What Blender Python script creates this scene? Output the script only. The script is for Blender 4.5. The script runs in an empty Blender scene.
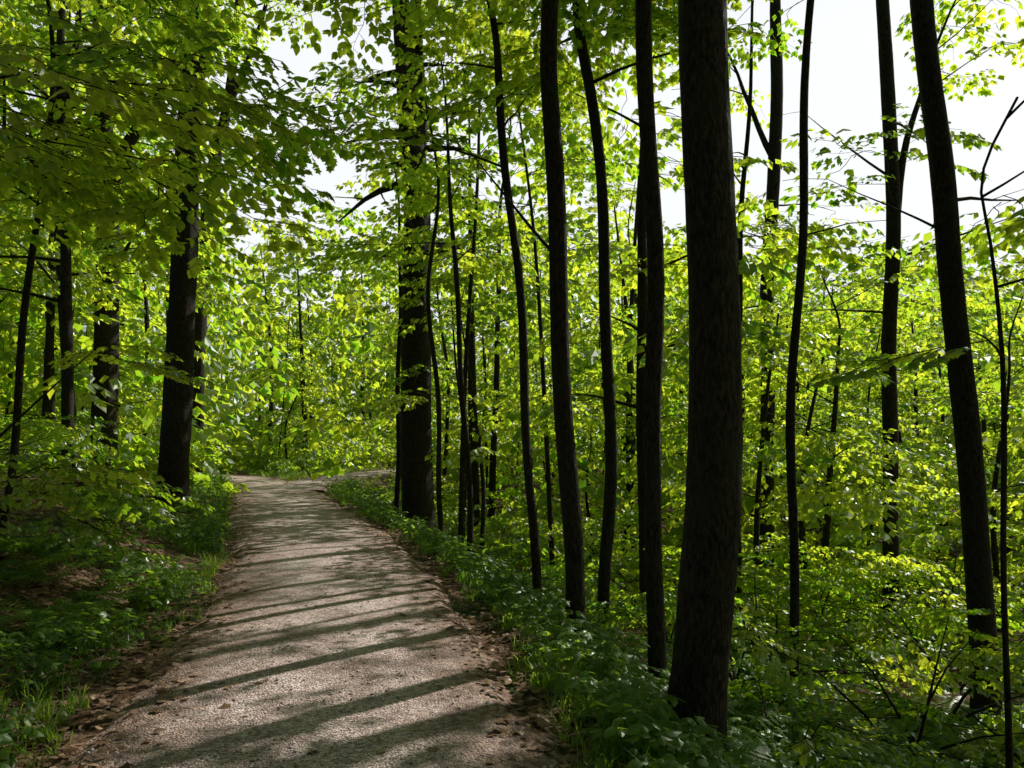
import bpy, math, random
import numpy as np
random.seed(7); rng=np.random.default_rng(7)
S=bpy.context.scene
R=random.uniform
SUN_AZ=45; SUN_EL=40
PI=math.pi
SD=np.array([math.sin(math.radians(SUN_AZ))*math.cos(math.radians(SUN_EL)),math.cos(math.radians(SUN_AZ))*math.cos(math.radians(SUN_EL)),math.sin(math.radians(SUN_EL))])
# ---------------------------------------------------------------- utils
def catmull(P,n):
    P=np.array(P,float); out=[]
    Q=np.vstack([2*P[0]-P[1],P,2*P[-1]-P[-2]])
    for i in range(1,len(Q)-2):
        p0,p1,p2,p3=Q[i-1:i+3]
        for k in range(n):
            t=k/n
            out.append(.5*((2*p1)+(-p0+p2)*t+(2*p0-5*p1+4*p2-p3)*t*t+(-p0+3*p1-3*p2+p3)*t**3))
    out.append(P[-1]); return np.array(out)
def sstep(a,b,x):
    t=np.clip((x-a)/(b-a),0,1); return t*t*(3-2*t)
_g=np.random.default_rng(3).random((256,256))
def vnoise(x,y):
    x=np.asarray(x,float);y=np.asarray(y,float)
    xi=np.floor(x).astype(int);yi=np.floor(y).astype(int);fx=x-xi;fy=y-yi
    fx=fx*fx*(3-2*fx);fy=fy*fy*(3-2*fy)
    g=lambda a,b:_g[a%256,b%256]
    return (g(xi,yi)*(1-fx)+g(xi+1,yi)*fx)*(1-fy)+(g(xi,yi+1)*(1-fx)+g(xi+1,yi+1)*fx)*fy-.5
def fbm(x,y): return vnoise(x,y)+.5*vnoise(x*2.1+9,y*2.1)+.25*vnoise(x*4.3,y*4.3+5)
# ---------------------------------------------------------------- path / terrain
MAIN=catmull([(2.2,-40),(1.6,-20),(.9,-10),(.2,-4),(-.3,0),(-1.0,4),(-1.75,8),(-2.9,12),(-4.3,16),(-5.8,20.5),(-7.4,25),(-9.4,30),(-12.5,34.5),(-17,38.5),(-24,42),(-36,45)],10)
FORK=catmull([(-7.0,25),(-7.5,30),(-7.2,35),(-6.3,40),(-4,45),(1,50),(9,53)],10)
ALLP=np.vstack([MAIN,FORK])
def pdist(x,y):
    x=np.atleast_1d(x).astype(float).ravel();y=np.atleast_1d(y).astype(float).ravel()
    out=np.empty(len(x))
    for i in range(0,len(x),20000):
        dx=x[i:i+20000,None]-ALLP[None,:,0];dy=y[i:i+20000,None]-ALLP[None,:,1]
        out[i:i+20000]=np.sqrt((dx*dx+dy*dy).min(1))
    return out
def cx(y): return np.interp(y,[-40,-20,-10,-4,0,4,8,12,16,20.5,25,30,40,200],[2.2,1.6,.9,.2,-.3,-1,-1.75,-2.9,-4.3,-5.8,-7.4,-8.5,-9,-9])
def tz(x,y):
    x=np.atleast_1d(x).astype(float).ravel();y=np.atleast_1d(y).astype(float).ravel()
    d=pdist(x,y)-1.25; s=x-cx(y)
    far=1-.75*sstep(24,42,y)
    right=(-.45*(1-np.exp(-np.clip(s-1.4,0,None)/.8))-2.6*(1-np.exp(-np.clip(s-1.9,0,None)/7.5)))*far
    left=1.5*(1-np.exp(-np.clip(-s-1.9,0,None)/3.6))*(1-.92*sstep(18,31,y))
    b=sstep(.05,1.1,d)
    z=b*(np.where(s>0,right,left))+b*.22*fbm(x*.45,y*.45)*(1-.6*sstep(20,32,y))+sstep(0,.5,d)*.06*fbm(x*2.2,y*2.2)
    z+= -.035*(1-sstep(-.1,.35,d))
    r=np.hypot(x,y); z+=sstep(60,300,r)*3*fbm(x*.01,y*.01)
    return z
def tz1(x,y): return float(tz(x,y)[0])
# gaps in the canopy: patches of ground that the sun reaches, and holes in the upper crowns that let light into the understory
LIT=[(-.35,4.5,.66),(-1.2,4.9,.48),(-1.75,6.6,.62),(-1.2,7.7,.78),(-2.4,9.4,.5),(-2.4,13.4,1.0),(-3.7,14.6,.75),(-4.3,17,.85),(-5.4,20,.95),(-7.2,25,1.4),(-7.8,29,1.5),(-6.8,36,2.),(-12,34,2.),(-2.5,4.3,.55),(-3.2,7,.7),(-4.9,8.2,.9),(-4.8,12,.8),(.7,6.2,.4),(-1.9,11.3,.6),(-4.0,5.6,.5),(-4.6,4.4,.4)]
def sunlit_gap(P):
    P=np.asarray(P,float).reshape(-1,3)
    g=P-SD[None,:]*(P[:,2:3]/SD[2])
    a=math.radians(SUN_AZ);sa,ca=math.sin(a),math.cos(a)
    u=g[:,0]*sa+g[:,1]*ca;v=g[:,0]*ca-g[:,1]*sa
    n=.55*fbm(u*.42+3.1,v*.9+7.7)-.10;n2=fbm(u*.14+13.1,v*.3+1.7)
    bump=np.zeros(len(u))
    for (lx,ly,s) in LIT:
        du=u-(lx*sa+ly*ca);dv=v-(lx*ca-ly*sa)
        bump=np.maximum(bump,np.exp(-(du/(1.2*s+.2))**2-(dv/(.66*s+.2))**2))
    n=n+.6*bump
    d=pdist(g[:,0],g[:,1])
    onp=((d<2.2)|(bump>.4))&(n>.125)&(P[:,2]>1.2)
    other=(d>=2.2)&(n2>np.where(g[:,0]>1,-.36,-.18))&(P[:,2]>6.8)&(P[:,1]<34)
    other&=~((g[:,0]<-4.0)&(g[:,1]<9))
    other&=~((g[:,0]>.8)&(g[:,0]<9)&(g[:,1]<8.5))
    return (onp|other)&(g[:,1]>-3)
# ---------------------------------------------------------------- materials
def newmat(n):
    m=bpy.data.materials.new(n);m.use_nodes=True;nt=m.node_tree;nt.nodes.clear();return m,nt
def N(nt,t,**k):
    n=nt.nodes.new(t)
    for a,b in k.items(): setattr(n,a,b)
    return n
def ramp(nt,stops):
    r=N(nt,'ShaderNodeValToRGB');e=r.color_ramp.elements
    while len(e)<len(stops): e.new(.5)
    for i,(p,c) in enumerate(stops): e[i].position=p;e[i].color=(*c,1)
    return r
def leafmat(name,dif,tra,dif2,tra2,tw=.5,gl=.05):
    m,nt=newmat(name);L=nt.links
    at=N(nt,'ShaderNodeAttribute',attribute_name='rnd');ti=N(nt,'ShaderNodeAttribute',attribute_name='tint')
    a2=N(nt,'ShaderNodeMath',operation='ADD');L.new(ti.outputs['Fac'],a2.inputs[0]);L.new(at.outputs['Fac'],a2.inputs[1])
    ml=N(nt,'ShaderNodeMath',operation='MULTIPLY');L.new(a2.outputs[0],ml.inputs[0]);ml.inputs[1].default_value=.5
    r1=ramp(nt,[(.15,dif),(.85,dif2)]);r2=ramp(nt,[(.15,tra),(.85,tra2)])
    L.new(ml.outputs[0],r1.inputs[0]);L.new(ml.outputs[0],r2.inputs[0])
    d=N(nt,'ShaderNodeBsdfDiffuse');t=N(nt,'ShaderNodeBsdfTranslucent');g=N(nt,'ShaderNodeBsdfGlossy');g.inputs['Roughness'].default_value=.36
    g.inputs['Color'].default_value=(.8,.85,.8,1)
    L.new(r1.outputs[0],d.inputs[0]);L.new(r2.outputs[0],t.inputs[0])
    a=N(nt,'ShaderNodeMixShader');a.inputs[0].default_value=tw;L.new(d.outputs[0],a.inputs[1]);L.new(t.outputs[0],a.inputs[2])
    b=N(nt,'ShaderNodeMixShader');b.inputs[0].default_value=gl;L.new(a.outputs[0],b.inputs[1]);L.new(g.outputs[0],b.inputs[2])
    o=N(nt,'ShaderNodeOutputMaterial');L.new(b.outputs[0],o.inputs[0]);return m
M_LEAF=leafmat('leaf_green',(.03,.085,.012),(.28,.58,.018),(.115,.18,.025),(.92,.99,.06),.69,.05)
M_HERB=leafmat('herb_green',(.035,.09,.015),(.24,.48,.03),(.09,.16,.025),(.60,.80,.05),.52,.05)
M_DRY=leafmat('dry_leaf',(.10,.055,.03),(.12,.06,.02),(.34,.22,.15),(.25,.14,.06),.15,.03)
def barkmat(name,c1,c2):
    m,nt=newmat(name);L=nt.links
    tc=N(nt,'ShaderNodeTexCoord');mp=N(nt,'ShaderNodeMapping');mp.inputs['Scale'].default_value=(1,1,.3);L.new(tc.outputs['Object'],mp.inputs[0])
    n1=N(nt,'ShaderNodeTexNoise');n1.inputs['Scale'].default_value=52;n1.inputs['Detail'].default_value=5;n1.inputs['Distortion'].default_value=.6;L.new(mp.outputs[0],n1.inputs[0])
    n2=N(nt,'ShaderNodeTexNoise');n2.inputs['Scale'].default_value=3;n2.inputs['Detail'].default_value=3;L.new(tc.outputs['Object'],n2.inputs[0])
    r=ramp(nt,[(.38,c1),(.68,c2)]);L.new(n1.outputs['Fac'],r.inputs[0])
    mx=N(nt,'ShaderNodeMix',data_type='RGBA');r3=ramp(nt,[(.5,(0,0,0)),(.75,(1,1,1))]);L.new(n2.outputs['Fac'],r3.inputs[0])
    L.new(r3.outputs[0],mx.inputs[0]);L.new(r.outputs[0],mx.inputs[6]);mx.inputs[7].default_value=(.032,.036,.02,1)
    bp=N(nt,'ShaderNodeBump');bp.inputs['Strength'].default_value=1;bp.inputs['Distance'].default_value=.03;L.new(n1.outputs['Fac'],bp.inputs['Height'])
    p=N(nt,'ShaderNodeBsdfPrincipled');p.inputs['Roughness'].default_value=.85;p.inputs['Specular IOR Level'].default_value=.2
    L.new(mx.outputs[2],p.inputs[0]);L.new(bp.outputs[0],p.inputs['Normal'])
    o=N(nt,'ShaderNodeOutputMaterial');L.new(p.outputs[0],o.inputs[0]);return m
M_BARK=barkmat('bark',(.010,.0075,.006),(.058,.043,.033))
M_TWIG,ntw=newmat('twig_bark');_d=N(ntw,'ShaderNodeBsdfDiffuse');_d.inputs[0].default_value=(.03,.023,.016,1);_o=N(ntw,'ShaderNodeOutputMaterial');ntw.links.new(_d.outputs[0],_o.inputs[0])
def groundmat():
    m,nt=newmat('forest_floor');L=nt.links
    g=N(nt,'ShaderNodeNewGeometry')
    v=N(nt,'ShaderNodeTexVoronoi');v.inputs['Scale'].default_value=22;L.new(g.outputs['Position'],v.inputs['Vector'])
    sp=N(nt,'ShaderNodeSeparateColor');L.new(v.outputs['Color'],sp.inputs[0])
    r=ramp(nt,[(0,(.04,.025,.016)),(.5,(.12,.072,.048)),(1,(.27,.175,.12))]);L.new(sp.outputs[0],r.inputs[0])
    n=N(nt,'ShaderNodeTexNoise');n.inputs['Scale'].default_value=.9;n.inputs['Detail'].default_value=6;L.new(g.outputs['Position'],n.inputs['Vector'])
    r2=ramp(nt,[(.52,(0,0,0)),(.62,(1,1,1))]);L.new(n.outputs['Fac'],r2.inputs[0])
    mx=N(nt,'ShaderNodeMix',data_type='RGBA');L.new(r2.outputs[0],mx.inputs[0]);L.new(r.outputs[0],mx.inputs[6]);mx.inputs[7].default_value=(.03,.05,.012,1)
    n3=N(nt,'ShaderNodeTexNoise');n3.inputs['Scale'].default_value=30;n3.inputs['Detail'].default_value=8;L.new(g.outputs['Position'],n3.inputs['Vector'])
    bp=N(nt,'ShaderNodeBump');bp.inputs['Distance'].default_value=.04;L.new(n3.outputs['Fac'],bp.inputs['Height'])
    p=N(nt,'ShaderNodeBsdfPrincipled');p.inputs['Roughness'].default_value=.95;p.inputs['Specular IOR Level'].default_value=.1
    L.new(mx.outputs[2],p.inputs[0]);L.new(bp.outputs[0],p.inputs['Normal'])
    o=N(nt,'ShaderNodeOutputMaterial');L.new(p.outputs[0],o.inputs[0]);return m
def pathmat():
    m,nt=newmat('gravel');L=nt.links
    g=N(nt,'ShaderNodeNewGeometry')
    v=N(nt,'ShaderNodeTexVoronoi');v.inputs['Scale'].default_value=70;L.new(g.outputs['Position'],v.inputs['Vector'])
    sp=N(nt,'ShaderNodeSeparateColor');L.new(v.outputs['Color'],sp.inputs[0])
    r=ramp(nt,[(0,(.20,.15,.14)),(.5,(.52,.42,.40)),(1,(.86,.73,.70))]);L.new(sp.outputs[0],r.inputs[0])
    n=N(nt,'ShaderNodeTexNoise');n.inputs['Scale'].default_value=1.3;n.inputs['Detail'].default_value=8;n.inputs['Roughness'].default_value=.7;L.new(g.outputs['Position'],n.inputs['Vector'])
    r2=ramp(nt,[(.34,(.42,.36,.32)),(.5,(.88,.83,.81)),(.64,(1.1,1.08,1.08))]);L.new(n.outputs['Fac'],r2.inputs[0])
    mu=N(nt,'ShaderNodeMix',data_type='RGBA',blend_type='MULTIPLY');mu.inputs[0].default_value=1;L.new(r.outputs[0],mu.inputs[6]);L.new(r2.outputs[0],mu.inputs[7])
    v2=N(nt,'ShaderNodeTexVoronoi');v2.inputs['Scale'].default_value=28;L.new(g.outputs['Position'],v2.inputs['Vector'])
    s2=N(nt,'ShaderNodeSeparateColor');L.new(v2.outputs['Color'],s2.inputs[0])
    r4=ramp(nt,[(0,(.09,.055,.04)),(.5,(.23,.15,.115)),(1,(.40,.28,.23))]);L.new(s2.outputs[1],r4.inputs[0])
    at=N(nt,'ShaderNodeAttribute',attribute_name='edge')
    n4=N(nt,'ShaderNodeTexNoise');n4.inputs['Scale'].default_value=4;n4.inputs['Detail'].default_value=8;n4.inputs['Roughness'].default_value=.75;L.new(g.outputs['Position'],n4.inputs['Vector'])
    ad=N(nt,'ShaderNodeMath',operation='MULTIPLY_ADD');L.new(n4.outputs['Fac'],ad.inputs[0]);ad.inputs[1].default_value=1.3;L.new(at.outputs['Fac'],ad.inputs[2])
    r5=ramp(nt,[(.50,(0,0,0)),(.74,(1,1,1))])
    sc=N(nt,'ShaderNodeMath',operation='MULTIPLY');sc.inputs[1].default_value=.5;L.new(ad.outputs[0],sc.inputs[0]);L.new(sc.outputs[0],r5.inputs[0])
    mx=N(nt,'ShaderNodeMix',data_type='RGBA');L.new(r5.outputs[0],mx.inputs[0]);L.new(mu.outputs[2],mx.inputs[6]);L.new(r4.outputs[0],mx.inputs[7])
    n3=N(nt,'ShaderNodeTexNoise');n3.inputs['Scale'].default_value=60;n3.inputs['Detail'].default_value=5;L.new(g.outputs['Position'],n3.inputs['Vector'])
    sm=N(nt,'ShaderNodeMath',operation='SUBTRACT');L.new(n3.outputs['Fac'],sm.inputs[0]);L.new(v.outputs['Distance'],sm.inputs[1])
    bp=N(nt,'ShaderNodeBump');bp.inputs['Distance'].default_value=.012;L.new(sm.outputs[0],bp.inputs['Height'])
    p=N(nt,'ShaderNodeBsdfPrincipled');p.inputs['Roughness'].default_value=.85;p.inputs['Specular IOR Level'].default_value=.25
    L.new(mx.outputs[2],p.inputs[0]);L.new(bp.outputs[0],p.inputs['Normal'])
    o=N(nt,'ShaderNodeOutputMaterial');L.new(p.outputs[0],o.inputs[0]);return m
M_GROUND=groundmat();M_PATH=pathmat()
mS,nt=newmat('stone');p=N(nt,'ShaderNodeBsdfPrincipled');oi=N(nt,'ShaderNodeObjectInfo');r=ramp(nt,[(0,(.16,.14,.13)),(1,(.5,.46,.43))])
nt.links.new(oi.outputs['Random'],r.inputs[0]);nt.links.new(r.outputs[0],p.inputs[0]);p.inputs['Roughness'].default_value=.85
o=N(nt,'ShaderNodeOutputMaterial');nt.links.new(p.outputs[0],o.inputs[0])
# ---------------------------------------------------------------- mesh builders
class MB:
    def __init__(s): s.v=[];s.f=[];s.m=[];s.r=[]
    def add(s,v,f,m=0,r=0.):
        b=len(s.v);s.v.extend(v);s.f.extend([tuple(b+i for i in q) for q in f]);s.m.extend([m]*len(f));s.r.extend([r]*len(f))
    def mesh(s,name,mats,smooth=True):
        me=bpy.data.meshes.new(name);me.from_pydata([tuple(map(float,p)) for p in s.v],[],s.f)
        for a in mats: me.materials.append(a)
        me.polygons.foreach_set('material_index',s.m)
        me.polygons.foreach_set('use_smooth',[smooth]*len(s.f))
        a=me.attributes.new('rnd','FLOAT','FACE');a.data.foreach_set('value',s.r)
        me.update();return me
def tube(mb,P,rad,ns=8,m=0,wob=0.,flare=False):
    P=np.array(P,float);n=len(P);T=np.gradient(P,axis=0);T/=np.linalg.norm(T,axis=1)[:,None]+1e-9
    v=[];a0=R(0,6.28);ph=[R(0,6.28) for _ in range(4)]
    up=np.array([1,0,0.]) if abs(T[0][0])<.8 else np.array([0,1.,0])
    for i in range(n):
        t=T[i];u=up-t*np.dot(up,t);u/=np.linalg.norm(u);w=np.cross(t,u);up=u
        for k in range(ns):
            a=2*math.pi*k/ns+a0;rr=rad[i]
            if wob: rr*=1+wob*(math.sin(3*a+ph[0]+i*.13)+.7*math.sin(5*a+ph[1]-i*.21)+.6*math.sin(2*a+ph[2]+i*.4))+wob*.6*R(-1,1)
            if flare:
                fl=math.exp(-(P[i][2]-P[0][2])*4.5); rr*=1+fl*(.45+.35*math.sin(4*a+ph[3])+.15*math.sin(7*a))
            v.append(P[i]+rr*(math.cos(a)*u+math.sin(a)*w))
    f=[]
    for i in range(n-1):
        for k in range(ns):
            k2=(k+1)%ns;f.append((i*ns+k,i*ns+k2,(i+1)*ns+k2,(i+1)*ns+k))
    v.append(P[-1]+T[-1]*rad[-1]);c=len(v)-1
    for k in range(ns): f.append(((n-1)*ns+k,(n-1)*ns+(k+1)%ns,c))
    mb.add(v,f,m)
LOBES=[(0,0),(.0,.44),(.28,.28),(.50,.54),(.66,.2),(1,0)]
OVAL=[(0,0),(.2,.27),(.52,.31),(.82,.13),(1,0)]
KITE=[(0,0),(.38,.36),(1,0)]
def leafgeo(mb,pos,yaw,pitch,roll,size,shape=LOBES,mat=0,cup=.25):
    half=shape;n=len(half)
    pts=[(x,y,-cup*abs(y)-.18*x*x) for x,y in half]+[(x,-y,-cup*abs(y)-.18*x*x) for x,y in reversed(half[1:-1])]
    simple=len(half)<=3
    if not simple: pts=[(.42,0,-.03)]+pts
    pts=np.array(pts)*size
    cr,sr=math.cos(roll),math.sin(roll);cp,sp=math.cos(pitch),math.sin(pitch);cy,sy=math.cos(yaw),math.sin(yaw)
    Rx=np.array([[1,0,0],[0,cr,-sr],[0,sr,cr]]);Ry=np.array([[cp,0,sp],[0,1,0],[-sp,0,cp]]);Rz=np.array([[cy,-sy,0],[sy,cy,0],[0,0,1]])
    Q=pts@(Rz@Ry@Rx).T+np.array(pos)
    if simple: mb.add(list(Q),[(0,1,2),(0,2,3)],mat,random.random());return
    k=len(pts)-1
    mb.add(list(Q),[(0,1+i,1+(i+1)%k) for i in range(k)],mat,random.random())
def spray(name,shape,lsize=.085,step=.07,n=9,mainseg=3,twig=True,keep=.9,tl=1.):
    mb=MB();main=[]
    for i in range(n+1):
        t=i/n;main.append((t,.05*math.sin(t*5+R(0,3)),-.12*t*t+R(-.01,.01)))
    tube(mb,main,[.006*(1-.8*i/n) for i in range(n+1)],3,1)
    for i in range(1,n+1):
        p=np.array(main[i]);t=i/n;sd=1 if i%2 else -1
        Ln=(.50*(1-t)**.7+.10)*R(.75,1.2)*(1 if i<n else .6);ang=sd*math.radians(R(38,62)) if i<n else 0
        m=max(2,int(Ln/step));prev=p;tw=[p]
        for j in range(1,m+1):
            a=ang+R(-.15,.15);q=prev+np.array([math.cos(a),math.sin(a),R(-.22,.08)])*(Ln/m);tw.append(q)
            for s2 in (1,-1):
                if R(0,1)<keep: leafgeo(mb,q,a+s2*R(.5,1.1),R(.05,.75)*tl,R(-.5,.5)*tl,lsize*R(.6,1.2),shape)
            prev=q
        leafgeo(mb,prev,ang+R(-.3,.3),R(.1,.7),R(-.3,.3),lsize*R(.9,1.2),shape)
        if twig: tube(mb,[tw[0],tw[-1]],[.003]*2,3,1)
    return mb.mesh(name,[M_LEAF,M_TWIG],False)
def coll(name,meshes):
    c=bpy.data.collections.new(name)
    for m in meshes: c.objects.link(bpy.data.objects.new(m.name,m))
    return c
C_SPRAY=coll('leaf_sprays',[spray('spray_%d'%i,LOBES,.088) for i in range(3)]+[spray('spray_o%d'%i,OVAL,.10) for i in range(2)])
C_MID=coll('mid_sprays',[spray('mspray_%d'%i,KITE,.125,.10,8,3,False,.85,1.15) for i in range(5)])
C_FAR=coll('far_sprays',[spray('fspray_%d'%i,KITE,.17,.15,6,3,False,.8,1.5) for i in range(4)])
def herb(i,shape=OVAL):
    mb=MB()
    for k in range(random.randint(5,8)):
        a=R(0,6.28);h=R(.05,.17);o=np.array([R(-.05,.05),R(-.05,.05),0]);d=np.array([math.cos(a),math.sin(a),0])*R(.03,.10)
        top=o+d+np.array([0,0,h]);tube(mb,[o,top],[.0015]*2,3,0)
        for j in range(random.randint(3,5)): leafgeo(mb,top,a+R(-2.2,2.2),R(-.1,.5),R(-.4,.4),R(.03,.055),shape)
    return mb.mesh('herb_%d'%i,[M_HERB],False)
def tuft(i,n=26,w0=.003):
    mb=MB()
    for k in range(n):
        a=R(0,6.28);b=R(0,6.28);h=R(.06,.2);o=np.array([math.cos(b),math.sin(b),0])*R(0,.08);d=np.array([math.cos(a),math.sin(a),0]);w=np.cross(d,[0,0,1])*w0
        p1=o+d*h*.25+np.array([0,0,h*.6]);p2=o+d*h*R(.5,.9)+np.array([0,0,h*R(.7,1)])
        mb.add([o-w,o+w,p1+w,p1-w,p2],[(0,1,2,3),(3,2,4)],0,random.random())
    return mb.mesh('tuft_%d'%i,[M_HERB],False)
def fern(i):
    mb=MB()
    for k in range(7):
        a=k*.9+R(-.2,.2);L_=R(.28,.5);P=[];n=12
        d=np.array([math.cos(a),math.sin(a),0]);s=np.cross(d,[0,0,1])
        for j in range(n+1):
            t=j/n;P.append(d*L_*t*.95+np.array([0,0,L_*(.95*t-.85*t*t)]))
        tube(mb,P,[.002]*(n+1),3,0);r=random.random()
        for j in range(2,n+1):
            w=.30*L_*math.sin(PI*(j/n)**.75)*.75+.01;p=P[j]
            for sg in (1,-1):
                q=p+s*sg*w+d*w*.35-np.array([0,0,w*.25]);m_=(p+q)/2;hw=d*.016
                mb.add([p,m_-hw,q,m_+hw],[(0,1,2),(0,2,3)],0,r)
    return mb.mesh('fern_%d'%i,[M_HERB],False)
C_HERB=coll('herbs',[herb(i) for i in range(4)]);C_HERBF=coll('herbs_f',[herb(i+9,KITE) for i in range(3)]);C_TUFT=coll('tufts',[tuft(i) for i in range(3)]);C_FERN=coll('fern_set',[fern(i) for i in range(3)])
def dry(i):
    mb=MB();leafgeo(mb,(0,0,.012),0,R(-.1,.1),R(-.2,.2),.08,LOBES if i<2 else OVAL,cup=R(-.3,.4));return mb.mesh('dry_%d'%i,[M_DRY],False)
C_DRY=coll('dry',[dry(i) for i in range(4)])
def stone(i):
    import bmesh
    bm=bmesh.new();bmesh.ops.create_icosphere(bm,subdivisions=1,radius=.5)
    for v in bm.verts: v.co*=R(.8,1.15);v.co.z*=.55
    me=bpy.data.meshes.new('stone_%d'%i);bm.to_mesh(me);bm.free();me.materials.append(mS);return me
C_STONE=coll('stones',[stone(i) for i in range(3)])
NG={}
def gn(c,real=False):
    if c.name in NG: return NG[c.name]
    g=bpy.data.node_groups.new('scatter_'+c.name,'GeometryNodeTree')
    g.interface.new_socket('Geometry',in_out='INPUT',socket_type='NodeSocketGeometry');g.interface.new_socket('Geometry',in_out='OUTPUT',socket_type='NodeSocketGeometry')
    n=g.nodes;L=g.links;i=n.new('NodeGroupInput');o=n.new('NodeGroupOutput');ip=n.new('GeometryNodeInstanceOnPoints');ci=n.new('GeometryNodeCollectionInfo')
    ci.inputs['Collection'].default_value=c;ci.inputs['Separate Children'].default_value=True;ci.inputs['Reset Children'].default_value=True
    ip.inputs['Pick Instance'].default_value=True
    def na(t,nm,sock):
        a=n.new('GeometryNodeInputNamedAttribute');a.data_type=t;a.inputs['Name'].default_value=nm;L.new(a.outputs['Attribute'],sock)
    na('FLOAT_VECTOR','rot',ip.inputs['Rotation']);na('FLOAT','scl',ip.inputs['Scale']);na('INT','idx',ip.inputs['Instance Index'])
    L.new(i.outputs[0],ip.inputs['Points']);L.new(ci.outputs[0],ip.inputs['Instance'])
    if real:
        rz=n.new('GeometryNodeRealizeInstances');L.new(ip.outputs[0],rz.inputs[0]);L.new(rz.outputs[0],o.inputs[0])
    else: L.new(ip.outputs[0],o.inputs[0])
    NG[c.name]=g;return g
STAT={}
def scatter(name,c,pts,rot,scl,parent=None):
    pts=np.array(pts,'f').reshape(-1,3);rot=np.array(rot,'f').reshape(-1,3);scl=np.array(scl,'f')
    STAT[c.name]=STAT.get(c.name,0)+len(pts)
    me=bpy.data.meshes.new(name);me.vertices.add(len(pts));me.vertices.foreach_set('co',pts.ravel())
    me.attributes.new('rot','FLOAT_VECTOR','POINT').data.foreach_set('vector',rot.ravel())
    me.attributes.new('scl','FLOAT','POINT').data.foreach_set('value',scl)
    ti=np.clip(.5+.9*fbm(pts[:,0]*.5+pts[:,2]*.6,pts[:,1]*.5-pts[:,2]*.3)+rng.uniform(-.3,.3,len(pts)),0,1).astype('f')
    me.attributes.new('tint','FLOAT','POINT').data.foreach_set('value',ti)
    me.attributes.new('idx','INT','POINT').data.foreach_set('value',rng.integers(0,len(c.objects),len(pts)).astype('i'))
    ob=bpy.data.objects.new(name,me);S.collection.objects.link(ob)
    md=ob.modifiers.new('scatter','NODES');md.node_group=gn(c,c is not C_STONE)
    if parent: ob.parent=parent
    return ob
# ---------------------------------------------------------------- terrain
def grid_axis(n,near,far):
    t=np.linspace(-1,1,n);k=math.asinh(far/near);return near*np.sinh(t*k)
gx=grid_axis(420,5.5,700)-2;gy=grid_axis(420,7,700)+8
X,Y=np.meshgrid(gx,gy);Z=tz(X,Y).reshape(X.shape)
me=bpy.data.meshes.new('ground');n=420
idx=np.arange(n*n).reshape(n,n);F=np.stack([idx[:-1,:-1],idx[:-1,1:],idx[1:,1:],idx[1:,:-1]],-1).reshape(-1,4)
me.from_pydata(np.stack([X,Y,Z],-1).reshape(-1,3).tolist(),[],F.tolist());me.materials.append(M_GROUND)
me.polygons.foreach_set('use_smooth',[True]*len(F));ob=bpy.data.objects.new('ground',me);S.collection.objects.link(ob)
def pathstrip(name,C,z0,hw):
    C=catmull(C,3);T=np.gradient(C,axis=0);T/=np.linalg.norm(T,axis=1)[:,None];Nn=np.stack([T[:,1],-T[:,0]],1)
    us=np.linspace(-1,1,15);V=[];E=[];L=len(C)
    for i in range(L):
        s=i*.4
        wl=hw+.28*float(fbm(s*.23,3.3))+.14*float(fbm(s*1.3,8.3));wr=hw+.28*float(fbm(s*.23,23.3))+.14*float(fbm(s*1.3,48.3))
        for u in us:
            w=wr if u>0 else wl;p=C[i]+Nn[i]*u*w
            z=z0+.03*(1-u*u)+.012*float(fbm(p[0]*1.2,p[1]*1.2)) if abs(u)<.99 else -.06
            V.append((p[0],p[1],z));E.append(abs(u))
    F=[(i*15+k,i*15+k+1,(i+1)*15+k+1,(i+1)*15+k) for i in range(L-1) for k in range(14)]
    me=bpy.data.meshes.new(name);me.from_pydata(V,[],F);me.materials.append(M_PATH);me.polygons.foreach_set('use_smooth',[True]*len(F))
    me.attributes.new('edge','FLOAT','POINT').data.foreach_set('value',E)
    o=bpy.data.objects.new(name,me);S.collection.objects.link(o);return o
pathstrip('gravel_path',MAIN,.006,1.3);pathstrip('gravel_path',FORK,.014,1.2)
# ---------------------------------------------------------------- trees
def prune(sp,gaps=True,coarse=False):
    if not sp: return sp
    P=np.array([s[0] for s in sp]);sc=np.array([s[2] for s in sp])
    r=np.hypot(P[:,0],P[:,1]);ok=~((r<3.0)&(P[:,2]<4.8))
    if coarse: ok&=~((r<14)&(P[:,1]>-1.5))
    ok&=~((P[:,1]<45)&(P[:,2]<3.0)&(pdist(P[:,0],P[:,1])<1.5+.4*sc))
    if gaps: ok&=~(sunlit_gap(P)&(rng.random(len(P))<.95))
    return [s for s,k in zip(sp,ok) if k]
def limb(mb,sp,st,az,el,Ln,r0,dens=1.,scale=1.,bare=.25,bend=0.,sec=True,ns=5):
    k=max(4 if sec else 3,int(Ln/.45));P=[np.array(st,float)];a=az;e=el
    for i in range(k):
        a+=R(-.16,.16);e+=R(-.10,.10)+bend/k
        P.append(P[-1]+np.array([math.cos(a)*math.cos(e),math.sin(a)*math.cos(e),math.sin(e)])*Ln/k)
    tube(mb,P,[max(.004,r0*(1-.85*i/k)) for i in range(k+1)],ns,0)
    for i in range(1,k+1):
        t=i/k
        if t<bare: continue
        sd=1 if i%2 else -1
        if sec and Ln>1.6:
            L2=Ln*(.42*(1-t)+.12)*R(.7,1.2);a2=a+sd*R(.6,1.1)
            limb(mb,sp,P[i],a2,e*.3+R(-.1,.25),max(.6,L2),max(.005,r0*.35*(1-.6*t)),dens,scale,.2,bend*.5,False,3)
        elif R(0,1)<dens:
            sp.append((P[i],(R(-.35,.35),R(-.12,.38),a+sd*R(.4,1.0)),scale*R(.7,1.25)))
    if R(0,1)<dens+.2: sp.append((P[-1],(R(-.3,.3),R(-.05,.4),a),scale*R(.7,1.15)))
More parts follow.
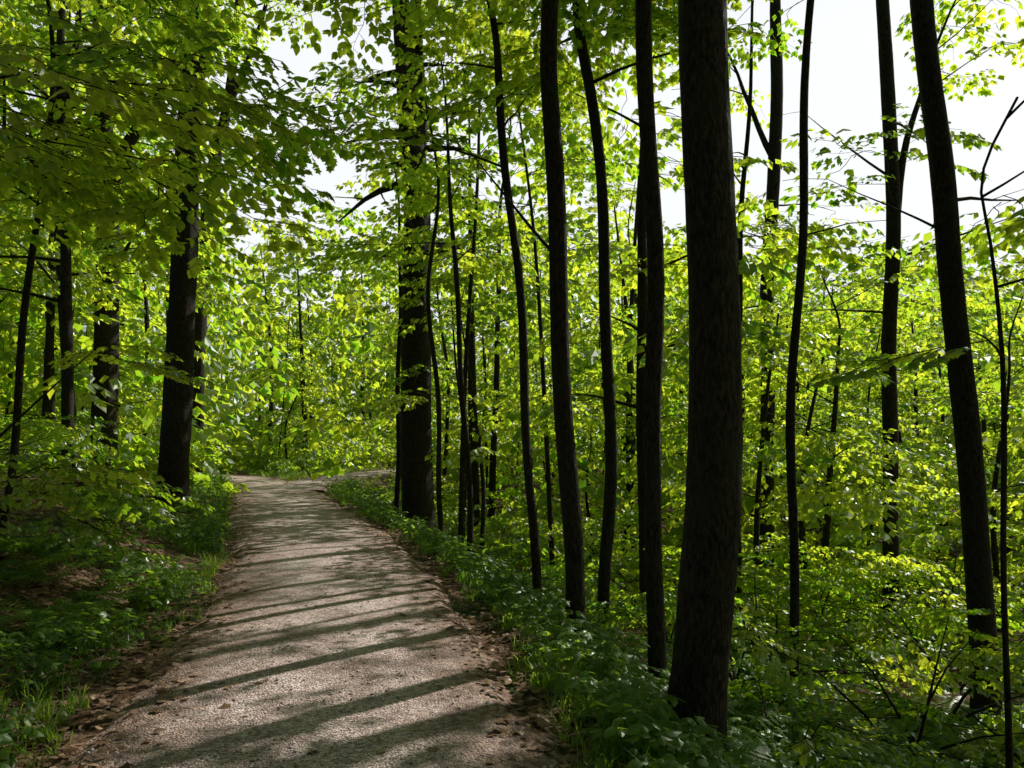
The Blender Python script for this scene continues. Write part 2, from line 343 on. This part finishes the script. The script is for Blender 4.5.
def finish(name,mb,sp,bx,by,C=None,gaps=True):
    e=bpy.data.objects.new(name,None);S.collection.objects.link(e);bz=tz1(bx,by);e.location=(bx,by,bz)
    base=np.array([bx,by,bz])
    mb.v=[np.array(v)-base for v in mb.v]
    o=bpy.data.objects.new('trunk',mb.mesh('trunk',[M_BARK]));S.collection.objects.link(o);o.parent=e
    sp=prune(sp,gaps,C is C_FAR)
    if C is None: C=C_SPRAY if math.hypot(bx,by)<11 and by>0 else C_MID
    if sp:
        if C is C_SPRAY:
            hi=[s for s in sp if s[0][2]>8.5];sp=[s for s in sp if s[0][2]<=8.5]
            if hi: scatter('upper_leaves',C_MID,[s[0]-base for s in hi],[s[1] for s in hi],[s[2] for s in hi],e)
        if sp: scatter('leaves',C,[s[0]-base for s in sp],[s[1] for s in sp],[s[2] for s in sp],e)
    return e
def tree(name,by,way,d0,d1,H,ns=14,lz=(4,None),nl=16,Ll=(2,3.5),dens=.8,scale=1.15,azr=(0,6.28),fork=None,dy=0.,flare=True,el=(.05,.5),custom=(),C=None):
    bx=way[0][1];bz=tz1(bx,by)-.15
    W=[(bz,way[0][1])]+[w for w in way[1:]]
    zs=[w[0] for w in W];xs=[w[1] for w in W]
    if H>zs[-1]:
        sl=(xs[-1]-xs[-2])/(zs[-1]-zs[-2]);
        zs.append((zs[-1]+H)/2);xs.append(xs[-1]+sl*.5*(zs[-1]-zs[-2])+R(-.2,.2));zs.append(H);xs.append(xs[-1]+R(-.3,.3))
    CC=catmull([(z,x) for z,x in zip(zs,xs)],8)
    z=CC[:,0];ph=R(0,6)
    wa=.03 if d0<.2 else .012
    P=np.stack([CC[:,1]+wa*np.sin(z*1.7+ph)*np.minimum(1,(z-bz)),by+dy*(z-bz)+.05*np.sin(z*.9+ph)*np.minimum(1,(z-bz)),z],1)
    t=(z-bz)/(zs[-1]-bz);rad=(d0/2)*(1-t)+ (d1/2)*t; rad=np.maximum(rad*(1-.55*np.clip((t-.6)/.4,0,1)),.01)
    mb=MB();sp=[]
    zz=np.unique(np.concatenate([np.linspace(z[0],min(z[0]+1.2,z[-1]),9),np.linspace(z[0],z[-1],int((z[-1]-z[0])/.2)+4)]))
    PP=np.stack([np.interp(zz,z,P[:,j]) for j in range(3)],1);rr=np.interp(zz,z,rad)
    tube(mb,PP,rr,ns,0,.03 if d0>.13 else .045,flare)
    at=lambda q: np.array([np.interp(q,z,P[:,j]) for j in range(3)])
    if fork:
        for (fz,fa,fe,fl,fr) in fork:
            limb(mb,sp,at(fz),fa,fe,fl,fr,dens,scale,.5,.1,True,8)
    hi=lz[1] or H
    for i in range(nl):
        q=lz[0]+(hi-lz[0])*((i+R(0,.9))/nl);u=(q-lz[0])/(H-lz[0]+.01)
        limb(mb,sp,at(q),R(*azr),R(*el)+.4*u,R(*Ll)*(1-.45*u),max(.012,np.interp(q,z,rad)*.38),dens,scale,.28,-.25)
    for cu in custom:
        q,az,e_,L_,r_,bare_=cu[:6]
        limb(mb,sp,at(q),az,e_,L_,r_,cu[6] if len(cu)>6 else dens,scale,bare_,-.2,True)
    return finish(name,mb,sp,bx,by,C)
# foreground / named trees
tree('oak_tree',16,[(.2,-6.82),(2.4,-6.72),(6.4,-6.55),(10.4,-6.33)],.60,.28,17,18,lz=(10.5,None),nl=10,Ll=(2.5,3.6))
tree('shade_beech_tree',22,[(.8,-11.3),(4,-11.2),(8.2,-11.2),(13,-11.4)],.72,.3,19,16,lz=(6,None),nl=16,Ll=(2.2,3.4),fork=[(8.2,.2,1.35,9,.2)],dens=.75)
tree('shade_beech_tree',26,[(.8,-10.3),(4,-10.25),(9.4,-9.9),(13,-9.2),(17,-8.9)],.52,.3,18,14,lz=(15,None),nl=3,Ll=(2.,3),fork=[(12.6,.2,.95,6,.13)],dens=.3)
tree('maple_tree',19.3,[(-.1,-2.28),(1,-2.32),(5,-2.32),(8,-2.35),(12.3,-2.7)],.82,.42,17,20,lz=(5.4,14),nl=30,Ll=(1.3,2.6),dens=.9,fork=[(7.6,.1,1.42,7,.18)],el=(-.1,.35))
tree('young_beech_tree',20,[(-.1,-2.9),(3,-2.85),(6.3,-2.8)],.15,.08,9,8,lz=(6,None),nl=5,Ll=(1.2,1.8))
tree('young_beech_tree',14,[(-.2,-1.22),(2,-1.3),(4.1,-1.45)],.10,.06,8,8,lz=(4.4,None),nl=7,Ll=(1.,1.8))
tree('young_beech_tree',14.3,[(-.2,-.72),(2,-.85),(5,-1.05)],.12,.07,8.5,8,lz=(4.4,None),nl=7,Ll=(1.,1.8))
tree('young_beech_tree',10,[(-.4,.33),(2.35,.16),(4.6,-.03),(6.4,-.19),(7.1,-.3)],.12,.08,11,10,lz=(4.9,None),nl=11,Ll=(1.3,2.2))
tree('hornbeam_tree',7.5,[(-.3,.60),(1.5,.53),(3.4,.405),(4.8,.36),(5.7,.39)],.19,.13,13,14,lz=(6.2,None),nl=17,Ll=(1.6,2.8),custom=[(3.3,2.6,.9,1.7,.02,.9)])
tree('hornbeam_tree',10.5,[(-.5,1.20),(2.1,1.29),(4.8,1.16),(6.1,1.06),(7.4,.87)],.17,.11,13,12,lz=(6.,None),nl=13,Ll=(1.6,2.8))
tree('hornbeam_tree',6.8,[(-.45,1.24),(1.1,1.22),(2,1.18),(3.65,1.2),(5.4,1.14)],.155,.12,12,12,lz=(6.0,None),nl=15,Ll=(1.6,2.8))
tree('oak_tree',4.9,[(-.3,1.09),(.37,1.18),(1.1,1.23),(1.85,1.235),(3.08,1.21),(4.3,1.19)],.35,.15,15,32,lz=(6.5,None),nl=19,Ll=(1.8,3.4))
tree('young_beech_tree',12,[(-1,3.4),(3,3.38),(6,3.55)],.11,.07,9,8,lz=(4,None),nl=8,Ll=(1.2,2.1),dens=.55)
tree('hornbeam_tree',20,[(-1.8,6.4),(5,6.42),(9,6.6)],.38,.25,20,12,lz=(12.8,None),nl=18,Ll=(2.4,3.8),fork=[(8.6,2.6,1.2,4,.09)],dens=.85,custom=[(5,2,.2,2.4,.03,.3),(6.5,4,.2,2.4,.03,.3,.6),(7.5,.5,.2,2.6,.03,.3,.6)])
tree('young_beech_tree',9,[(-1,3.2),(2,3.18),(4.3,3.26),(6.6,3.39)],.11,.07,12,10,lz=(6.8,None),nl=11,Ll=(1.2,2.2),dens=.8,custom=[(3.9,.3,.4,1.3,.012,.9)])
tree('hornbeam_tree',15,[(-1.8,7.12),(2.4,7.12),(6,7.16),(9.9,7.0)],.29,.2,19,12,lz=(10.2,None),nl=19,Ll=(2.2,3.6),dens=.9,fork=[(5.5,.3,1.35,5,.09)],custom=[(4,2,.2,2.4,.03,.3),(6,4,.2,2.4,.03,.3,.6),(6.5,3.3,.5,2.2,.03,.95,.0),(5,5.8,.3,2.6,.03,.9,.1),(7.6,.6,.2,2.4,.03,.3,.6)])
tree('oak_tree',10,[(-1.4,5.96),(2.1,5.69),(4.6,5.44),(7.1,5.13)],.32,.2,17,16,lz=(7.2,None),nl=20,Ll=(2.,3.4),dens=.9,custom=[(4.6,.6,.3,2.2,.03,.4,.5),(4.2,3.3,.4,1.8,.02,.9,.1)])
for (x,y,H,l) in [(10.5,9,17,6),(13.5,14,19,7),(17,18,20,8),(8.5,4.5,15,5.5),(14,6,17,6)]:  # out-of-frame trees added on the sun side to shade the path
    z0=tz1(x,y);tree('shade_beech_tree',y,[(z0,x),(z0+5,x+R(-.3,.3)),(z0+9,x)],.34,.2,z0+H,10,lz=(z0+l,None),nl=17,Ll=(2.5,4),dens=.9,scale=1.3,C=C_MID)
tree('young_beech_tree',6,[(-1,3.75),(1.5,3.68),(3,3.6)],.05,.03,4.2,8,lz=(1.8,None),nl=4,Ll=(.7,1.1),dens=.3)
tree('young_beech_tree',8,[(.8,-5.15),(2.5,-4.95),(4.3,-4.7)],.08,.05,7,8,lz=(4,None),nl=6,Ll=(1,1.8))
tree('maple_tree',5.6,[(.8,-5.6),(4,-5.5),(8,-5.4)],.34,.2,13,14,lz=(6,None),nl=14,Ll=(2,3.4),
     custom=[(3.8,.05,.06,2.6,.025,.15,.55),(4.2,.3,.1,3.2,.025,.15,.55),(4.4,.8,.1,3.0,.025,.2,.5)],C=C_SPRAY)
tree('maple_tree',11,[(.8,-9.6),(4,-9.5),(8,-9.4)],.34,.2,14,12,lz=(5,None),nl=17,Ll=(2,3.4),dens=.85)
def shrub(name,bx,by,h,nst=6,scale=.7,dens=.8,azc=None):
    mb=MB();sp=[];bz=tz1(bx,by)-.03
    for i in range(nst):
        a=R(0,6.28) if azc is None else azc+R(-.8,.8)
        L_=h*R(.7,1.15);limb(mb,sp,(bx+R(-.12,.12),by+R(-.12,.12),bz),a,R(.75,1.35),L_,.012+.006*h,dens,scale,.3,-.55,L_>1.6,5)
    return finish(name,mb,sp,bx,by)
for (x,y,h,az) in [(-5.3,7.4,2.2,.1),(-7.4,10.5,1.6,None),(-9.0,13,2.0,None)]:
    shrub('shrub',x,y,h,4,.75,.6,az)
for (x,y,h) in [(2.1,6.0,.7),(2.8,5.4,.8),(2.4,8.2,1.2),(3.6,7.2,1.4),(1.8,9.6,.9),(3.3,10.2,1.7),(4.8,9,1.9),(4.7,6.9,1.5),(1.6,13,1.0),(2.8,13.4,2.0),(4.6,12.6,2.2),(6.4,11.5,2.3),(6.8,8.8,2.0),(1.1,16.5,1.2),(2.2,18,2.2),(4,17,2.6),(6.5,15.5,2.6),(8.5,13.5,2.6),(9.5,17,3.0),(.2,19.5,1.3),(.6,22,2.0),(2.4,4.3,.6),(3.3,4.6,.8)]:
    shrub('shrub',x,y,h,5,.8,.75)
for (x,y,h) in [(-10.8,20,1.6),(-12,25,2.4),(-14,31,2.6),(-13,20,2.2),(-11.3,15,1.6),(-8.8,35,1.0),(-9.6,37,1.2),(-3.9,28,1.6),(-2.9,24,1.6),(-3.7,33,2.4),(-10.5,46,3),(-7.5,49,3),(-13,47,3),(-1,30,3),(-16,44,3),(-19,46,3)]:
    shrub('shrub',x,y,h,5,1.1,.75)
# mid-distance trees
cnt=0;placed=[]
while cnt<44:
    y=R(13,42);x=R(-.75,.85)*y+R(-2,2)
    if pdist(x,y)[0]<2.8: continue
    if -.36<x/y<-.13 and y<38 : continue
    if any((x-a)**2+(y-b)**2<5 for a,b in placed): continue
    placed.append((x,y));cnt+=1
    right=x/y>.25
    if right: H=min(R(7,10),.25*y+3)
    else: H=R(8,15)
    if R(0,1)<.4: H=min(H,R(4.5,7))
    d=.06+.012*H*R(.7,1.3)
    z0=tz1(x,y)
    tree('shade_beech_tree' if H>9 else 'young_beech_tree',y,[(z0,x),(z0+H*.4,x+R(-.35,.35)),(z0+H*.75,x+R(-.5,.5))],d,d*.4,z0+H,8,lz=(z0+1.5+H*.12,None),nl=int(7+H*.5),Ll=(1.4,2.2+H*.08),dens=.65,scale=1.25,flare=False)
# slender mid-distance stems
c=0
while c<30:
    y=R(14,40);x=R(-.7,.55)*y
    if pdist(x,y)[0]<2.4 or (-.34<x/y<-.2 and y<36): continue
    c+=1;z0=tz1(x,y)-.1;H=R(6,12) if x/y<.2 else min(8.5,.2*y+3);d=R(.06,.16);l=R(-.7,.7)
    mb2=MB();sp2=[];P=catmull([(x,y,z0),(x+l*.5+R(-.25,.25),y,z0+H*.35),(x+l+R(-.25,.25),y+R(-.3,.3),z0+H*.7),(x+l*1.3,y,z0+H)],5)
    tube(mb2,P,np.linspace(d/2,.02,len(P)),7,0,.05)
    for q in range(7):
        i=R(.4,.98);limb(mb2,sp2,P[int(i*(len(P)-1))],R(0,6.28),R(.1,.6),R(.8,1.8),.015,.75,1.2,.3,-.2,False,3)
    finish('slender_tree',mb2,sp2,x,y,C_MID,False)
# unseen trees behind the camera, added to block sky light and deepen the shade
for (x,y,H) in [(-5.5,-1.5,12),(-9,-7,13),(5,-1.5,13),(8,-6,13),(-3,-8,13),(4,-9,14),(-9,2,13),(0,-14,14),(-6,-13,14)]:
    z0=tz1(x,y);tree('shade_beech_tree',y,[(z0,x),(z0+5,x+R(-.3,.3)),(z0+9,x)],.35,.18,z0+H,8,lz=(z0+4,None),nl=18,Ll=(2.5,4.4),scale=1.9,dens=.95,C=C_FAR)
# distant forest mass
mb=MB();sp=[];cnt=0
while cnt<310:
    r=24+85*R(0,1)**.85;a=R(-PI,PI);
    if abs(a)>.95 and R(0,1)<.65: continue
    x=math.sin(a)*r;y=math.cos(a)*r
    if pdist(x,y)[0]<3: continue
    t=math.degrees(a);H=R(11,20)
    if t>13: H=min(H,2.5+r*R(.15,.27))
    if -18.5<t<-11: H=min(H,2+r*R(.2,.31))
    if -2<t<6: H=min(H,2+r*R(.27,.41))
    cnt+=1;z0=tz1(x,y);P=[(x,y,z0-.2),(x+R(-.3,.3),y,z0+H*.4),(x+R(-.6,.6),y+R(-.5,.5),z0+H*.82)]
    d=.012*H*R(.6,1.3)+.04
    tube(mb,catmull(P,3),np.linspace(d/2*1.6,.03,7),6)
    Rc=R(2.0,3.6)*(H/15)**.5+.5
    n=int((24+2.5*H))
    for i in range(n):
        u=R(.04,1);rad=Rc*math.sqrt(R(.05,1))*(1.05-.75*abs(u-.42)/.58 if u>.42 else .9);b=R(0,6.28)
        q=z0+H*u;q=round(q/1.2)*1.2+R(-.18,.18)+.1*math.sin(x)
        p=np.array([x+math.cos(b)*rad,y+math.sin(b)*rad,max(q,z0+.3)])
        if pdist(p[0],p[1])[0]<1.8 and p[2]<3.5: continue
        sp.append((p,(R(-.4,.4),R(-.15,.5),b+R(-.6,.6)),R(1.4,2.1)*(1+r/110)))
finish('distant_forest_trees',mb,sp,0,60,C_FAR,False)
# understory mass
sp=[]
for i in range(4300):
    if i<2800: r=13+75*R(0,1)**1.1;a=R(-1.0,1.0);x=math.sin(a)*r;y=math.cos(a)*r
    elif i<3600: x=R(-34,-1);y=R(39,62);r=50
    elif i<3900: x=R(1,26);y=R(16,40);r=y
    else: x=R(-24,-9);y=R(24,44);r=24
    pd=pdist(x,y)[0]
    if pd<2.6 or (pd<4.2 and y<30 and i<3900): continue
    if i<2800 and fbm(x*.35,y*.35)<-.12: continue
    h=R(.2,.8)+R(0,2.4)*max(0,min(1,(r-18)/20))*R(0,1)
    sp.append(((x,y,tz1(x,y)+h),(R(-.4,.4),R(-.4,.3),R(0,6.28)),R(.7,1.3)*(1+r/60)))
scatter('undergrowth',C_FAR,[s[0] for s in sp],[s[1] for s in sp],[s[2] for s in sp])
# ---------------------------------------------------------------- ground cover
def place(name,c,xs,ys,scl,tilt=.15,zoff=0.,z=None,parent=None):
    zz=tz(xs,ys)+zoff if z is None else z
    n=len(xs);rot=np.stack([rng.uniform(-tilt,tilt,n),rng.uniform(-tilt,tilt,n),rng.uniform(0,6.28,n)],1)
    return scatter(name,c,np.stack([xs,ys,zz],1),rot,scl,parent)
def near_pts(n,ymin,ymax,pw=1.4,xw=.75):
    y=ymin+(ymax-ymin)*rng.random(n)**pw;x=rng.uniform(-1,1,n)*(xw*y+1.5)-.3;return x,y
x,y=near_pts(18000,2,30,1.5);d=pdist(x,y);nn=fbm(x*.6,y*.6)
keep=(d>1.45)&((d<2.2)|(nn>np.where(x<cx(y),.14,.04)))
keep&=~((x<cx(y))&(y<12)&(nn<-.02))
x,y=x[keep],y[keep];sc=rng.uniform(.7,1.6,len(x))*(1+y/40);q=y<9
hb=place('woodland_herbs',C_HERB,x[q],y[q],sc[q]);place('distant_herbs',C_HERBF,x[~q],y[~q],sc[~q],parent=hb)
x,y=near_pts(22000,2,44);d=pdist(x,y);nn=fbm(x*.9+4,y*.9);lf=x<cx(y)
keep=(d>1.22+.25*rng.random(len(x)))&(d<np.where(lf,1.85,2.3)+nn+np.where(y>24,2.5,0))&((nn>np.where(lf&(y<11),-.05,-.25))|(y>14))
x,y=x[keep],y[keep];place('grass',C_TUFT,x,y,rng.uniform(.5,1.2,len(x))*np.where(y>24,1.5,1))
x,y=near_pts(1700,3,24,1.2);d=pdist(x,y);keep=(d>1.9)&(fbm(x*.4+2,y*.4)>-.1)
x,y=x[keep],y[keep];place('ferns',C_FERN,x,y,rng.uniform(.6,1.25,len(x)))
x,y=near_pts(44000,1.5,20,1.6);d=pdist(x,y);e=rng.random(len(x))
keep=(d>.85+.45*e)&((d<2.6)|(x<cx(y))|(e<.3))|((e<.05)&(d<1.2))
x,y=x[keep],y[keep];d=d[keep];zz=np.where(d<1.2,.022,np.maximum(tz(x,y)+.006,np.where(d<1.35,.012,-9)));place('fallen_leaves',C_DRY,x,y,rng.uniform(.5,1.0,len(x)),.35,z=zz)
x,y=near_pts(12000,1.5,11,1.5,.5);d=pdist(x,y);keep=d<1.15
x,y,d=x[keep],y[keep],d[keep];zz=.006+.03*(1-(d/1.3)**2)+.002;place('gravel_stones',C_STONE,x,y,.006+.024*rng.random(len(x))**3,.3,z=zz)
# ---------------------------------------------------------------- light, sky, camera
w=bpy.data.worlds.new('World');S.world=w;w.use_nodes=True;nt=w.node_tree
sk=nt.nodes.new('ShaderNodeTexSky');sk.sky_type='NISHITA';sk.sun_disc=False;sk.sun_elevation=math.radians(SUN_EL);sk.sun_rotation=math.radians(SUN_AZ);sk.dust_density=1.5
# white veil added to the sky colour, low and sunward, brightening the visible sky
tc=nt.nodes.new('ShaderNodeTexCoord');sx=nt.nodes.new('ShaderNodeSeparateXYZ');nt.links.new(tc.outputs['Generated'],sx.inputs[0])
def mrange(a,b,c_,d_):
    m=nt.nodes.new('ShaderNodeMapRange');m.interpolation_type='SMOOTHSTEP'
    for k,v in zip(('From Min','From Max','To Min','To Max'),(a,b,c_,d_)): m.inputs[k].default_value=v
    return m
mr=mrange(.42,.68,.9,0);nt.links.new(sx.outputs['Z'],mr.inputs['Value'])
dt=nt.nodes.new('ShaderNodeVectorMath');dt.operation='DOT_PRODUCT';nt.links.new(tc.outputs['Generated'],dt.inputs[0]);dt.inputs[1].default_value=SD.tolist()
m2=mrange(.12,.5,0,1);nt.links.new(dt.outputs['Value'],m2.inputs['Value'])
mm=nt.nodes.new('ShaderNodeMath');mm.operation='MULTIPLY';nt.links.new(mr.outputs[0],mm.inputs[0]);nt.links.new(m2.outputs[0],mm.inputs[1])
mx=nt.nodes.new('ShaderNodeMix');mx.data_type='RGBA';nt.links.new(mm.outputs[0],mx.inputs[0]);nt.links.new(sk.outputs[0],mx.inputs[6]);mx.inputs[7].default_value=(13.8,14.2,14.4,1)
bg=nt.nodes['Background'];bg.inputs[1].default_value=.075;nt.links.new(mx.outputs[2],bg.inputs[0])
import mathutils
sd=mathutils.Vector(SD.tolist())
l=bpy.data.lights.new('sun','SUN');l.energy=5;l.angle=math.radians(.5);l.color=(1,.95,.85)
lo=bpy.data.objects.new('sun',l);lo.rotation_euler=sd.to_track_quat('Z','Y').to_euler();lo.location=(20,20,30);S.collection.objects.link(lo)
c=bpy.data.cameras.new('camera');co=bpy.data.objects.new('camera',c);S.collection.objects.link(co);co.location=(0,0,1.6);co.rotation_euler=(PI/2,0,0)
c.lens=28;c.sensor_width=36;c.shift_y=56/1024;c.clip_end=3000;c.clip_start=.05;S.camera=co
S.view_settings.view_transform='Standard';S.view_settings.look='None';S.view_settings.exposure=0
print('STAT',STAT)
